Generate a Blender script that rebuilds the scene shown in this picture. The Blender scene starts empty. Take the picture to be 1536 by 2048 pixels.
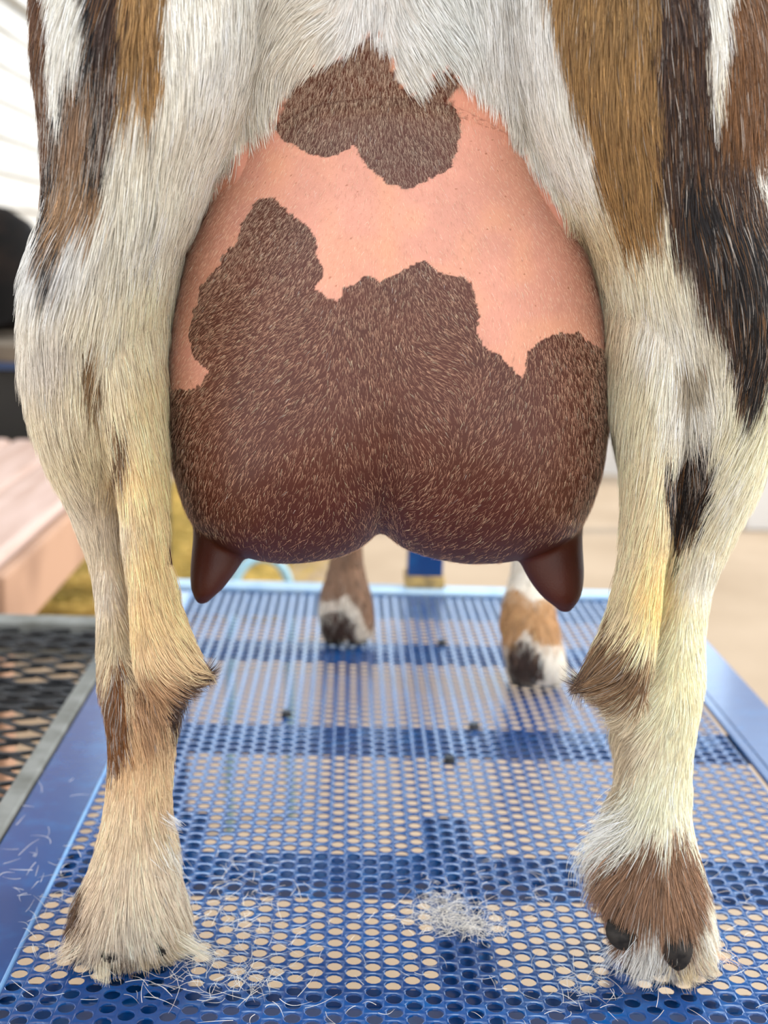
import bpy, bmesh, math, random
import numpy as np
from mathutils import Vector, Matrix, kdtree, bvhtree
from math import radians as RAD, sin, cos, pi

rng = np.random.default_rng(7)
random.seed(7)
S = bpy.context.scene
COL = S.collection

# ------------------------------------------------------------------ camera
F = 2500.0
CAM = np.array([0.0, 0.0, 0.45])
yw = np.array([(705 - 768) / F, (1024 - 515) / F, -1.0]); yw /= np.linalg.norm(yw)
t_ = 0.0279
xw = np.array([1.0, -t_, 0.0]); xw[2] = (xw[0] * yw[0] + xw[1] * yw[1]) / (-yw[2]); xw /= np.linalg.norm(xw)
zw = np.cross(xw, yw)
M = np.stack([xw, yw, zw])            # rows: world axes expressed in camera space; so M @ cam vector = world vector
cam = bpy.data.cameras.new('camera')
cam.sensor_fit = 'VERTICAL'; cam.sensor_height = 36.0; cam.lens = F / 2048 * 36
cam.clip_start = 0.02
cam.dof.use_dof = True; cam.dof.focus_distance = 0.73; cam.dof.aperture_fstop = 6.3
co = bpy.data.objects.new('camera', cam); COL.objects.link(co)
mw = Matrix.Identity(4)
for i in range(3):
    for j in range(3):
        mw[i][j] = M[i][j]
    mw[i][3] = CAM[i]
co.matrix_world = mw
S.camera = co

# ------------------------------------------------------------------ light and view
S.view_settings.view_transform = 'Standard'; S.view_settings.look = 'None'
S.view_settings.exposure = 0.26; S.view_settings.gamma = 1.0
S.view_settings.use_curve_mapping = False
S.cycles.max_bounces = 5; S.cycles.diffuse_bounces = 3; S.cycles.glossy_bounces = 3
S.cycles.transparent_max_bounces = 4; S.cycles.use_denoising = True
S.cycles.caustics_reflective = False; S.cycles.caustics_refractive = False
SKY_STRENGTH, SUN_STRENGTH = 1.75, 2.8
SUN_AZ, SUN_EL, SUN_SIZE = 98.0, 36.0, 3.0     # azimuth to the right of straight behind the camera
w = bpy.data.worlds.new('sky'); S.world = w; w.use_nodes = True
nt = w.node_tree; nt.nodes.clear()
out = nt.nodes.new('ShaderNodeOutputWorld'); bg = nt.nodes.new('ShaderNodeBackground')
tc = nt.nodes.new('ShaderNodeTexCoord'); sx = nt.nodes.new('ShaderNodeSeparateXYZ'); cr = nt.nodes.new('ShaderNodeValToRGB')
cr.color_ramp.elements[0].position = 0.0; cr.color_ramp.elements[0].color = (1.0, 0.97, 0.93, 1)
cr.color_ramp.elements[1].position = 0.9; cr.color_ramp.elements[1].color = (0.72, 0.84, 1.0, 1)
e = cr.color_ramp.elements.new(0.3); e.color = (0.97, 0.97, 0.98, 1)
nt.links.new(tc.outputs['Generated'], sx.inputs[0]); nt.links.new(sx.outputs['Z'], cr.inputs[0])
cm = nt.nodes.new('ShaderNodeMix'); cm.data_type = 'RGBA'; cm.inputs[7].default_value = (0.70, 0.85, 1.0, 1)
nt.links.new(cr.outputs[0], cm.inputs[6]); nt.links.new(cm.outputs[2], bg.inputs[0])
# ahead of the goat: bright haze low down, a darker treetop-and-roof band above it
def maprange(src, a, b, c, d):
    m_ = nt.nodes.new('ShaderNodeMapRange'); m_.interpolation_type = 'SMOOTHSTEP'
    for k_, v_ in zip((1, 2, 3, 4), (a, b, c, d)): m_.inputs[k_].default_value = v_
    nt.links.new(src, m_.inputs[0]); return m_.outputs[0]
kf = maprange(sx.outputs['Y'], 0.15, 0.65, 0, 1)
fz = maprange(sx.outputs['Z'], 0.32, 0.46, 2.3, 0.16)
nt.links.new(kf, cm.inputs[0])
mx = nt.nodes.new('ShaderNodeMix'); mx.data_type = 'FLOAT'; mx.inputs[2].default_value = 1.0
nt.links.new(kf, mx.inputs[0]); nt.links.new(fz, mx.inputs[3])
ml = nt.nodes.new('ShaderNodeMath'); ml.operation = 'MULTIPLY'; ml.inputs[1].default_value = SKY_STRENGTH
nt.links.new(mx.outputs[0], ml.inputs[0]); nt.links.new(ml.outputs[0], bg.inputs[1])
nt.links.new(bg.outputs[0], out.inputs[0])
sun = bpy.data.lights.new('sun', 'SUN'); sun.energy = SUN_STRENGTH; sun.angle = RAD(SUN_SIZE); sun.color = (1.0, 0.94, 0.85)
so = bpy.data.objects.new('sun', sun); COL.objects.link(so)
sd = Vector((sin(RAD(SUN_AZ)) * cos(RAD(SUN_EL)), -cos(RAD(SUN_AZ)) * cos(RAD(SUN_EL)), sin(RAD(SUN_EL))))
so.rotation_euler = sd.to_track_quat('Z', 'Y').to_euler()

# ------------------------------------------------------------------ helpers
def P(px, py, Y):
    d = M @ np.array([(px - 768) / F, (1024 - py) / F, -1.0])
    return CAM + d * (Y / d[1])
def PZ(px, py, z):
    d = M @ np.array([(px - 768) / F, (1024 - py) / F, -1.0])
    return CAM + d * ((z - CAM[2]) / d[2])
def proj(pts):
    c = (np.asarray(pts) - CAM) @ M
    return np.stack([768 + F * c[:, 0] / -c[:, 2], 1024 - F * c[:, 1] / -c[:, 2]], 1)
def lin(c):
    c = np.array(c, float) / 255
    return np.where(c <= 0.04045, c / 12.92, ((c + 0.055) / 1.055) ** 2.4)
def L4(*c):
    return tuple(lin(c)) + (1.0,)

def tag(o, label=None, cat=None, group=None, kind=None):
    if label: o['label'] = label
    if cat: o['category'] = cat
    if group: o['group'] = group
    if kind: o['kind'] = kind
    return o
def empty(name, loc=(0, 0, 0), **k):
    o = bpy.data.objects.new(name, None); COL.objects.link(o); o.location = loc
    return tag(o, **k)
def link(name, me, mat=None, parent=None, smooth=False, **k):
    o = bpy.data.objects.new(name, me); COL.objects.link(o)
    if mat is not None and me is not None and not me.materials: me.materials.append(mat)
    if parent is not None:
        o.parent = parent
        pl = Vector((0, 0, 0)); q = parent
        while q is not None: pl += q.location; q = q.parent
        o.location = -pl                       # geometry is written in world metres
    if smooth and hasattr(me, 'polygons'):
        me.polygons.foreach_set('use_smooth', [True] * len(me.polygons))
    return tag(o, **k)
def bm_mesh(name, bm):
    me = bpy.data.meshes.new(name); bm.to_mesh(me); bm.free(); return me
def box(bm, x0, x1, y0, y1, z0, z1):
    v = [bm.verts.new(c) for c in ((x0, y0, z0), (x1, y0, z0), (x1, y1, z0), (x0, y1, z0), (x0, y0, z1), (x1, y0, z1), (x1, y1, z1), (x0, y1, z1))]
    for f in ((3, 2, 1, 0), (4, 5, 6, 7), (0, 1, 5, 4), (1, 2, 6, 5), (2, 3, 7, 6), (3, 0, 4, 7)):
        bm.faces.new([v[i] for i in f])
def bevel(me, w, seg=2):
    bm = bmesh.new(); bm.from_mesh(me)
    bmesh.ops.bevel(bm, geom=list(bm.edges), offset=w, segments=seg, affect='EDGES', profile=0.5)
    bm.to_mesh(me); bm.free(); return me
def boxobj(name, dims, mat, parent=None, bev=0.0, **k):
    bm = bmesh.new(); box(bm, *dims); me = bm_mesh(name, bm)
    if bev: bevel(me, bev)
    return link(name, me, mat, parent, **k)
def loft(bm, rings, cap=True):
    vr = [[bm.verts.new(p) for p in r] for r in rings]
    n = len(vr[0])
    for a, b in zip(vr[:-1], vr[1:]):
        for i in range(n):
            j = (i + 1) % n
            bm.faces.new((a[i], a[j], b[j], b[i]))
    if cap:
        bm.faces.new(vr[0][::-1]); bm.faces.new(vr[-1])
def interp_rows(rows, step):
    a = np.array(rows, float); a = a[np.argsort(a[:, 0])]
    ys = np.arange(a[0, 0], a[-1, 0] + 1e-6, step); ys[-1] = a[-1, 0]
    # monotone-ish smooth interpolation: linear then light smoothing
    r = np.stack([np.interp(ys, a[:, 0], a[:, k]) for k in range(a.shape[1])], 1)
    for _ in range(3):
        q = r.copy(); q[1:-1, 1:] = 0.25 * r[:-2, 1:] + 0.5 * r[1:-1, 1:] + 0.25 * r[2:, 1:]; r = q
    return r
def limb(bm, rows, step=18, n=28, ex=2.2, inset=0.0):
    """rows: (image row, left x, right x, depth of the centre, half thickness) -> closed tube in world metres"""
    rings = []
    for y, xl, xr, Yc, D in interp_rows(rows, step):
        a = P(xl + inset, y, Yc); b = P(xr - inset, y, Yc); c = (a + b) / 2; h = (b - a) / 2
        ring = []
        for i in range(n):
            t = 2 * pi * i / n; ct, st = cos(t), sin(t)
            u = math.copysign(abs(ct) ** (2 / ex), ct); v = math.copysign(abs(st) ** (2 / ex), st)
            ring.append(tuple(c + h * u + np.array([0, D, 0]) * v))
        rings.append(ring)
    zs = rings[0][0][2] - rings[-1][0][2]
    if zs > 0: rings = rings[::-1]
    loft(bm, rings)

# ---- node materials
def mat(name, color=(0.8, 0.8, 0.8), rough=0.5, metal=0.0, spec=0.5, attr=None, noise=None, bump=None, coat=0.0, dots=None):
    m = bpy.data.materials.new(name); m.use_nodes = True
    n = m.node_tree.nodes; l = m.node_tree.links; b = n['Principled BSDF']
    b.inputs['Roughness'].default_value = rough; b.inputs['Metallic'].default_value = metal
    b.inputs['Specular IOR Level'].default_value = spec
    if coat: b.inputs['Coat Weight'].default_value = coat;  b.inputs['Coat Roughness'].default_value = 0.12
    g = n.new('ShaderNodeTexCoord')
    src = None
    if attr:
        a = n.new('ShaderNodeAttribute'); a.attribute_name = attr; src = a.outputs['Color']
    else:
        b.inputs['Base Color'].default_value = tuple(color)[:3] + (1,)
    if noise:                                     # (scale, second colour, contrast low, high)
        sc, c2, lo, hi = noise[:4]
        nz = n.new('ShaderNodeTexNoise'); nz.inputs['Scale'].default_value = sc; nz.inputs['Detail'].default_value = 6
        mp = n.new('ShaderNodeMapping'); l.new(g.outputs['Object'], mp.inputs[0]); l.new(mp.outputs[0], nz.inputs['Vector'])
        if len(noise) > 4: mp.inputs['Scale'].default_value = noise[4]
        rp = n.new('ShaderNodeMapRange'); rp.inputs[1].default_value = lo; rp.inputs[2].default_value = hi
        l.new(nz.outputs['Fac'], rp.inputs[0])
        mx = n.new('ShaderNodeMix'); mx.data_type = 'RGBA'; l.new(rp.outputs[0], mx.inputs[0])
        if src: l.new(src, mx.inputs[6])
        else: mx.inputs[6].default_value = tuple(color)[:3] + (1,)
        mx.inputs[7].default_value = tuple(c2)[:3] + (1,)
        src = mx.outputs[2]
    if src: l.new(src, b.inputs['Base Color'])
    if bump:                                      # (scale, strength, distance)
        nz = n.new('ShaderNodeTexNoise'); nz.inputs['Scale'].default_value = bump[0]; nz.inputs['Detail'].default_value = 4
        l.new(g.outputs['Object'], nz.inputs['Vector'])
        bp = n.new('ShaderNodeBump'); bp.inputs['Strength'].default_value = bump[1]; bp.inputs['Distance'].default_value = bump[2]
        l.new(nz.outputs['Fac'], bp.inputs['Height']); l.new(bp.outputs[0], b.inputs['Normal'])
    return m

MT = dict(
    blue=mat('blue_paint', lin((0, 60, 120)), 0.24, noise=(38, lin((6, 78, 138)), 0.50, 0.72), spec=0.6, coat=0.4, bump=(60, 0.08, 0.002)),
    blue_pale=mat('blue_paint_highlight', lin((112, 156, 200)), 0.35, noise=(30, lin((60, 110, 180)), 0.5, 0.7)),  # paler blue, holds the highlight of the deck's left fold
    worn_rail=mat('worn_rail_paint', lin((176, 204, 222)), 0.4, noise=(30, lin((130, 170, 208)), 0.5, 0.75)),
    grey=mat('galvanised_steel', lin((128, 129, 124)), 0.6, metal=0.1, noise=(25, lin((92, 92, 84)), 0.4, 0.7)),
    black_metal=mat('black_metal', lin((34, 35, 38)), 0.45, metal=0.2, noise=(30, lin((60, 62, 66)), 0.5, 0.7)),
    concrete=mat('concrete', lin((186, 164, 138)), 0.9, noise=(2.2, lin((168, 146, 120)), 0.35, 0.7), bump=(30, 0.3, 0.005)),
    siding=mat('white_siding', lin((205, 204, 200)), 0.7, noise=(3, lin((186, 182, 174)), 0.45, 0.75, (1, .6, 3))),
    wall_white=mat('pale_wall', lin((222, 220, 216)), 0.8, noise=(2, lin((208, 204, 198)), 0.4, 0.7)),
    brown_wood=mat('brown_wood', lin((150, 108, 66)), 0.7, noise=(5, lin((110, 76, 44)), 0.4, 0.7, (4, 4, .4))),
    pale_wood=mat('pale_wood', lin((196, 170, 158)), 0.75, noise=(6, lin((172, 142, 126)), 0.4, 0.7, (6, .5, 6))),
    wood_side=mat('wood_edge', lin((176, 138, 112)), 0.8, noise=(6, lin((150, 115, 92)), 0.4, 0.7)),
    dark_panel=mat('dark_panel', lin((26, 26, 24)), 0.7, noise=(4, lin((40, 38, 34)), 0.4, 0.7)),
    ledge=mat('ledge_board', lin((112, 100, 84)), 0.7, noise=(5, lin((86, 76, 64)), 0.4, 0.7)),
    blue_line=mat('blue_trim', lin((40, 62, 100)), 0.5),
    black_coat=mat('black_goat_coat', lin((10, 8, 7)), 0.85, spec=0.15, noise=(14, lin((30, 21, 16)), 0.45, 0.75), bump=(120, 0.3, 0.004)),
    horn=mat('hoof_horn', lin((50, 45, 40)), 0.75, spec=0.25, noise=(150, lin((24, 21, 19)), 0.4, 0.65), bump=(200, 0.3, 0.001)),
    skin=mat('udder_skin', rough=0.48, spec=0.35, attr='coat', bump=(900, 0.35, 0.0006)),
    hide=mat('goat_hide', rough=0.8, spec=0.2, attr='coat'),
    hair=mat('goat_hair', rough=0.45, spec=0.25, attr='hair'),
    straw=mat('straw', lin((206, 172, 88)), 0.7, noise=(9, lin((150, 128, 48)), 0.4, 0.65)),
    tan_band=mat('straw_wrap', lin((196, 160, 96)), 0.8, noise=(60, lin((120, 100, 70)), 0.4, 0.7)),
    pipe=mat('pale_blue_pipe', lin((150, 190, 205)), 0.4),
)

# ------------------------------------------------------------------ setting
GZ = -0.60
d_ = 0.01242                               # spacing of the hole columns (m)
def flat(name, x0, x1, y0, y1, z, m, **k):
    bm = bmesh.new()
    bm.faces.new([bm.verts.new(c) for c in ((x0, y0, z), (x1, y0, z), (x1, y1, z), (x0, y1, z))])
    return link(name, bm_mesh(name, bm), m, **k)
boxobj('floor', (-1.45, 6.0, -2.5, 8.0, GZ - 0.08, GZ), MT['concrete'], kind='structure', label='pale tan concrete yard around and under the stand')
# left wall: overlapping boards running away from the camera
XW = -1.2
bm = bmesh.new()
z = GZ
while z < 1.24:
    z1 = z + 0.118
    for (ya, yb) in ((1.2, 7.4),):
        v = [bm.verts.new(c) for c in ((XW - .05, ya, z), (XW, ya, z), (XW - .016, ya, z1), (XW - .05, ya, z1),
                                       (XW - .05, yb, z), (XW, yb, z), (XW - .016, yb, z1), (XW - .05, yb, z1))]
        for f in ((0, 1, 2, 3), (7, 6, 5, 4), (1, 5, 6, 2), (0, 4, 5, 1), (2, 6, 7, 3), (3, 7, 4, 0)):
            bm.faces.new([v[i] for i in f])
    z = z1
ZT = z
wl = link('wall_left', bm_mesh('wall_left', bm), MT['siding'], kind='structure', label='white painted board siding behind the left leg')
boxobj('trim_1', (XW - .06, XW + .03, 1.2, 7.4, ZT - .01, ZT + .09), MT['siding'], kind='structure', label='white board capping the siding')
boxobj('wall_upper', (XW - .06, XW - .02, 1.2, 7.4, ZT + .09, ZT + .75), MT['brown_wood'], kind='structure', label='brown timber above the white siding')
# back wall
boxobj('wall_back', (XW - .2, 6.0, 6.30, 6.45, GZ, 0.95), MT['wall_white'], kind='structure', label='pale low wall at the back of the yard')
boxobj('upright_board', (1.65, 1.95, 5.0, 5.06, GZ, 1.5), MT['wall_white'], bev=.01, label='tall pale upright board beyond the goat at the right edge', cat='board')

# ------------------------------------------------------------------ milking stand
X0, X1 = -20.8 * d_, 36.4 * d_             # outer edges of the stand
XH0, XH1 = -16.4 * d_, 31.0 * d_           # perforated field
YD0, YD1 = 0.47, 1.665
stand = empty('milking_stand', (0, 0, GZ), label='blue painted metal milking stand with perforated deck under the spotted goat', cat='milking stand')
TH = 0.0009
def perforated():
    hx, hy = d_, d_ * 2 / math.sqrt(3)
    ncol = int(round((XH1 - XH0) / hx)); nrow = int((YD1 - 0.012 - YD0) / hy)
    r = hy * 0.355; N = 12
    V = []; Fc = []
    circ = np.array([(cos(2 * pi * (i + .5) / N), sin(2 * pi * (i + .5) / N)) for i in range(N)])
    # each cell is a rectangle hx x hy with one round hole; rectangle border is sampled to the same 12 points
    border = []
    for c in circ:
        s = max(abs(c[0]) / (hx / 2), abs(c[1]) / (hy / 2)); border.append(c / s)
    border = np.array(border)
    corners = [(hx / 2, hy / 2), (-hx / 2, hy / 2), (-hx / 2, -hy / 2), (hx / 2, -hy / 2)]
    ang = [math.atan2(b[1], b[0]) % (2 * pi) for b in border]
    for ci in range(ncol):
        off = (hy / 2) if ci % 2 else 0.0
        for ri in range(nrow):
            cx, cy = XH0 + hx * (ci + .5), YD0 + hy * (ri + .5) + off
            b0 = len(V)
            for z in (0.0, -TH):
                for p in circ: V.append((cx + p[0] * r, cy + p[1] * r, z))
            for p in border: V.append((cx + p[0], cy + p[1], 0.0))
            for p in corners: V.append((cx + p[0], cy + p[1], 0.0))
            for p in circ: V.append((cx + p[0] * r * 1.10, cy + p[1] * r * 1.10, 0.0002))
            for i in range(N):
                j = (i + 1) % N
                Fc.append((b0 + N + i, b0 + N + j, b0 + j, b0 + i))
                k = 3 * N + 4
                Fc.append((b0 + i, b0 + j, b0 + k + j, b0 + k + i))
                Fc.append((b0 + k + i, b0 + k + j, b0 + 2 * N + j, b0 + 2 * N + i))
            for q, c in enumerate(corners):
                a = math.atan2(c[1], c[0]) % (2 * pi)
                for i in range(N):
                    j = (i + 1) % N; a0, a1 = ang[i], ang[j]
                    if a1 < a0: a1 += 2 * pi
                    aa = a if a >= a0 else a + 2 * pi
                    if a0 <= aa <= a1:
                        Fc.append((b0 + 2 * N + i, b0 + 2 * N + j, b0 + 3 * N + q)); break
    for ci in range(ncol):                    # half-cell fillers at the two ends
        x0_, x1_ = XH0 + hx * ci, XH0 + hx * (ci + 1)
        if ci % 2:
            b0 = len(V); V += [(x0_, YD0, 0), (x1_, YD0, 0), (x1_, YD0 + hy / 2, 0), (x0_, YD0 + hy / 2, 0)]; Fc.append((b0, b0 + 1, b0 + 2, b0 + 3))
        ye = YD0 + hy * nrow + (hy / 2 if ci % 2 else 0)
        b0 = len(V); V += [(x0_, ye, 0), (x1_, ye, 0), (x1_, YD1, 0), (x0_, YD1, 0)]; Fc.append((b0, b0 + 1, b0 + 2, b0 + 3))
    me = bpy.data.meshes.new('perforated_deck'); me.from_pydata(V, [], Fc); me.update()
    return me
link('perforated_deck', perforated(), MT['blue'], stand, label='perforated sheet with staggered round holes')
def frame_bar(name, dims, m=MT['blue'], **k): return boxobj(name, dims, m, stand, bev=.0015, **k)
frame_bar('side_flange', (X0, XH0 - .001, YD0, YD1, -.004, .0002))
frame_bar('side_flange', (XH1 + .001, X1, YD0, YD1, -.004, .0002))
frame_bar('side_rail', (X0, X0 + .030, YD0, YD1, -.045, -.006))
frame_bar('side_rail', (X1 - .030, X1, YD0, YD1, -.045, -.006))
frame_bar('fold_seam', (XH0 - .0028, XH0 + .0002, YD0, YD1, -.003, .0016), MT['blue_pale'], label='fold along the deck with its highlight put into pale paint')  # highlight on the fold is painted as a pale strip
frame_bar('fold_seam', (XH1 + .012, XH1 + .0135, YD0, YD1, -.003, .0010))
frame_bar('end_rail', (X0, X1, YD1 - .012, YD1 + .028, -.035, .004), MT['worn_rail'], label='pale worn front end rail')
# cross bearers and lengthwise bearers seen as dark bands through the holes
for yc, wd in ((0.705, .022), (0.868, .044), (1.145, .040), (1.43, .034)):
    frame_bar('cross_bearer', (X0 + .03, X1 - .03, yc, yc + wd, -.026, -.010))
for xa in (XH0 + .060, .072):
    frame_bar('lengthwise_bearer', (xa, xa + .036, YD0, 0.985, -.028, -.012))
for xa in (X0 + .01, X1 - .05):
    for ya in (YD0 + .02, YD1 - .04):
        frame_bar('leg', (xa, xa + .04, ya, ya + .04, GZ, -.046))
# central post at the front end with its straw-coloured wrap
pa, pb = P(815, 1150, 1.675), P(886, 1150, 1.675)
frame_bar('head_post', (pa[0], pb[0], 1.68, 1.72, -.03, .78), label='upright blue square tube')
frame_bar('post_collar', (pa[0] - .003, pb[0] + .003, 1.675, 1.725, .004, .020), MT['tan_band'], label='tan dusty collar at the foot of the post')
# bolt heads on the deck
for (px, py) in ((573, 1430), (948, 1455), (884, 1288), (899, 1522)):
    c = PZ(px, py, 0.001); bm = bmesh.new()
    bmesh.ops.create_cone(bm, cap_ends=True, segments=6, radius1=.0058, radius2=.0048, depth=.005, matrix=Matrix.Translation((c[0], c[1], .0030)))
    link('bolt_head', bm_mesh('bolt_head', bm), MT['black_metal'], stand)

# ------------------------------------------------------------------ neighbouring platform of expanded metal
ramp = empty('mesh_platform', (-.5, 1.0, GZ), label='low platform of black expanded metal in a grey frame left of the blue stand', cat='platform')
RX1, RY0, RY1 = -.259, 0.66, 1.505
RX0 = -.95
def expanded(x0, x1, y0, y1, z, lw=.062, sw=.034, r=.0022):
    bm = bmesh.new()
    nx = int((x1 - x0) / (lw / 2)); x0 = x1 - nx * lw / 2; ny = int((y1 - y0) / (sw / 2)) - 1
    def node(i, j): return (x0 + i * lw / 2, y0 + j * sw / 2)
    def strand(a, b, za, zb):
        a = np.array(a); b = np.array(b); dd = (b - a) / np.linalg.norm(b - a); nn = np.array([-dd[1], dd[0]]) * r
        q = [(a[0] - nn[0], a[1] - nn[1], za), (b[0] - nn[0], b[1] - nn[1], zb), (b[0] + nn[0], b[1] + nn[1], zb), (a[0] + nn[0], a[1] + nn[1], za)]
        t = [bm.verts.new(p) for p in q]; u = [bm.verts.new((p[0], p[1], p[2] - .003)) for p in q]
        bm.faces.new(t); bm.faces.new(u[::-1])
        for i in range(4): bm.faces.new((t[i], u[i], u[(i + 1) % 4], t[(i + 1) % 4]))
    for i in range(nx):
        for j in range(ny):
            if (i + j) % 2 == 0:
                c_ = node(i, j); kw = min(.011, c_[0] - x0 + .006); strand((c_[0] - kw, c_[1]), (c_[0] + .011, c_[1]), z + .0025, z + .0025)
                strand(node(i, j), node(i + 1, j + 1), z + .002, z)
                if j > 0: strand(node(i, j), node(i + 1, j - 1), z + .002, z)
    return bm_mesh('expanded_metal', bm)
link('expanded_metal', expanded(RX0 + .01, RX1 - .010, RY0 + .01, RY1 - .01, -.004), MT['black_metal'], ramp, label='black diamond mesh')
def rb(name, dims, m=MT['grey'], **k): return boxobj(name, dims, m, ramp, bev=.002, **k)
rb('frame_rail', (RX1 - .018, RX1 - .001, RY0, RY1, -.04, .003)); rb('frame_rail', (RX0, RX0 + .018, RY0, RY1, -.04, .003))
rb('frame_rail', (RX0 + .018, RX1 - .018, RY1 - .035, RY1, -.04, .003)); rb('frame_rail', (RX0 + .018, RX1 - .018, RY0, RY0 + .02, -.04, .003))
for ya, yb in ((.88, .93), (1.235, 1.30), (1.44, 1.468)): rb('cross_bar', (RX0 + .018, RX1 - .018, ya, yb, -.022, -.012), MT['black_metal'])
for xa in (RX0, RX1 - .031):
    for ya in (RY0, RY1 - .03): rb('leg', (xa, xa + .03, ya, ya + .03, GZ, -.04))

# ------------------------------------------------------------------ plank bench, raised bench, black goat, straw
bench = empty('plank_bench', (-.8, 2.4, GZ), label='pale pinkish weathered plank bench behind the left hind leg', cat='bench')
BX1, BY0, BY1 = -.50, 1.74, 2.98
for k in range(4):
    xa = BX1 - .005 - (k + 1) * .145
    boxobj('plank', (xa, xa + .14, BY0, BY1, -.045, 0.0), MT['pale_wood'], bench, bev=.012)
boxobj('side_board', (BX1 - .004, BX1 + .018, BY0, BY1, -.12, -.012), MT['wood_side'], bench, bev=.006)
for xa in (BX1 - .06, BX1 - .56):
    for ya in (BY0 + .08, BY1 - .14): boxobj('leg', (xa, xa + .05, ya, ya + .06, GZ, -.045), MT['wood_side'], bench, bev=.004)
rbench = empty('raised_bench', (-1.0, 3.4, GZ), label='dark panelled raised bench with brown ledge board behind the plank bench', cat='bench')
boxobj('panel', (-1.19, -.52, 3.10, 3.75, -.06, .155), MT['dark_panel'], rbench, bev=.004)
for xa in (-1.18, -.59):
    for ya in (3.12, 3.67): boxobj('leg', (xa, xa + .06, ya, ya + .06, GZ, -.06), MT['dark_panel'], rbench, bev=.004)
boxobj('ledge_board', (-1.19, -.50, 3.07, 3.78, .172, .215), MT['ledge'], rbench, bev=.006)
boxobj('edge_trim', (-1.19, -.50, 3.075, 3.77, .155, .172), MT['blue_line'], rbench)

def skin_object(name, verts, edges, radii, m, parent=None, sub=2, **k):
    me = bpy.data.meshes.new(name); me.from_pydata(verts, edges, []); o = bpy.data.objects.new(name + '_tmp', me); COL.objects.link(o)
    md = o.modifiers.new('s', 'SKIN'); sv = me.skin_vertices[0].data
    for i, r in enumerate(radii): sv[i].radius = r if isinstance(r, tuple) else (r, r)
    sv[0].use_root = True
    sb = o.modifiers.new('b', 'SUBSURF'); sb.levels = sub; sb.render_levels = sub
    dg = bpy.context.evaluated_depsgraph_get(); me2 = bpy.data.meshes.new_from_object(o.evaluated_get(dg))
    bpy.data.objects.remove(o)
    me2.name = name; me2.materials.clear()
    return link(name, me2, m, parent, smooth=True, **k)
bgoat = empty('black_goat', (-1.05, 3.4, .215), label='black goat lying on the raised bench by the white siding', cat='goat')
gx, gz = -.995, .215
V_ = [(gx, 3.28, gz + .19), (gx, 3.40, gz + .20), (gx, 3.55, gz + .19), (gx, 3.68, gz + .18), (gx - .02, 3.80, gz + .16), (gx - .03, 3.88, gz + .12), (gx - .03, 3.98, gz + .08),
      (gx + .11, 3.30, gz + .07), (gx + .12, 3.42, gz + .035), (gx - .11, 3.30, gz + .07), (gx - .12, 3.42, gz + .035),
      (gx + .08, 3.68, gz + .05), (gx + .08, 3.80, gz + .03), (gx - .08, 3.68, gz + .05), (gx - .08, 3.80, gz + .03)]
E_ = [(0, 1), (1, 2), (2, 3), (3, 4), (4, 5), (5, 6), (0, 7), (7, 8), (0, 9), (9, 10), (3, 11), (11, 12), (3, 13), (13, 14)]
R_ = [.175, .185, .165, .13, .075, .06, .035, .06, .03, .06, .03, .05, .025, .05, .025]
skin_object('body', V_, E_, R_, MT['black_coat'], bgoat, label='black coated body')
for s in (-1, 1):
    skin_object('ear', [(gx - .03 + s * .05, 3.86, gz + .18), (gx - .03 + s * .10, 3.85, gz + .17), (gx - .03 + s * .14, 3.85, gz + .14)], [(0, 1), (1, 2)], [(.012, .02), (.012, .025), (.006, .008)], MT['black_coat'], bgoat, 1)

# straw bed: stuff
V = []; Fs = []
for i in range(9000):
    x = rng.uniform(-1.15, -.05); y = rng.uniform(3.5, 5.6)
    if rng.random() > min(1, max(0.04, (-.25 - x) / .25)) and rng.random() > .25: continue
    a = rng.uniform(0, pi); ln = rng.uniform(.02, .07); h = rng.uniform(.001, .03); tz = rng.uniform(-.01, .015); wd = rng.uniform(.001, .0025)
    dx, dy = cos(a) * ln, sin(a) * ln; nx, ny = -sin(a) * wd, cos(a) * wd
    b = len(V); z0 = GZ + h + .012
    V += [(x - dx - nx, y - dy - ny, z0 - tz), (x + dx - nx, y + dy - ny, z0 + tz), (x + dx + nx, y + dy + ny, z0 + tz), (x - dx + nx, y - dy + ny, z0 - tz), (x, y, z0 + wd * 1.5)]
    Fs += [(b, b + 1, b + 4), (b + 1, b + 2, b + 4), (b + 2, b + 3, b + 4), (b + 3, b, b + 4), (b + 3, b + 2, b + 1, b)]
nb = len(V); nxg, nyg = 40, 60
for j in range(nyg + 1):
    for i in range(nxg + 1):
        x = -1.18 + 1.0 * i / nxg; y = 3.5 + 2.1 * j / nyg
        edge = min(1, min(i, nxg - i) / 6, min(j, nyg - j) / 6)
        V.append((x, y, GZ + .001 + edge * (.012 + .012 * sin(17 * x + 5 * y) * cos(11 * y) + rng.uniform(0, .008))))
for j in range(nyg):
    for i in range(nxg):
        a = nb + j * (nxg + 1) + i; Fs.append((a, a + 1, a + nxg + 2, a + nxg + 1))
me = bpy.data.meshes.new('straw_bed'); me.from_pydata(V, [], Fs); me.update()
link('straw_bed', me, MT['straw'], kind='stuff', label='loose yellow straw spread on the yard beyond the mesh platform', cat='straw')

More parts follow.
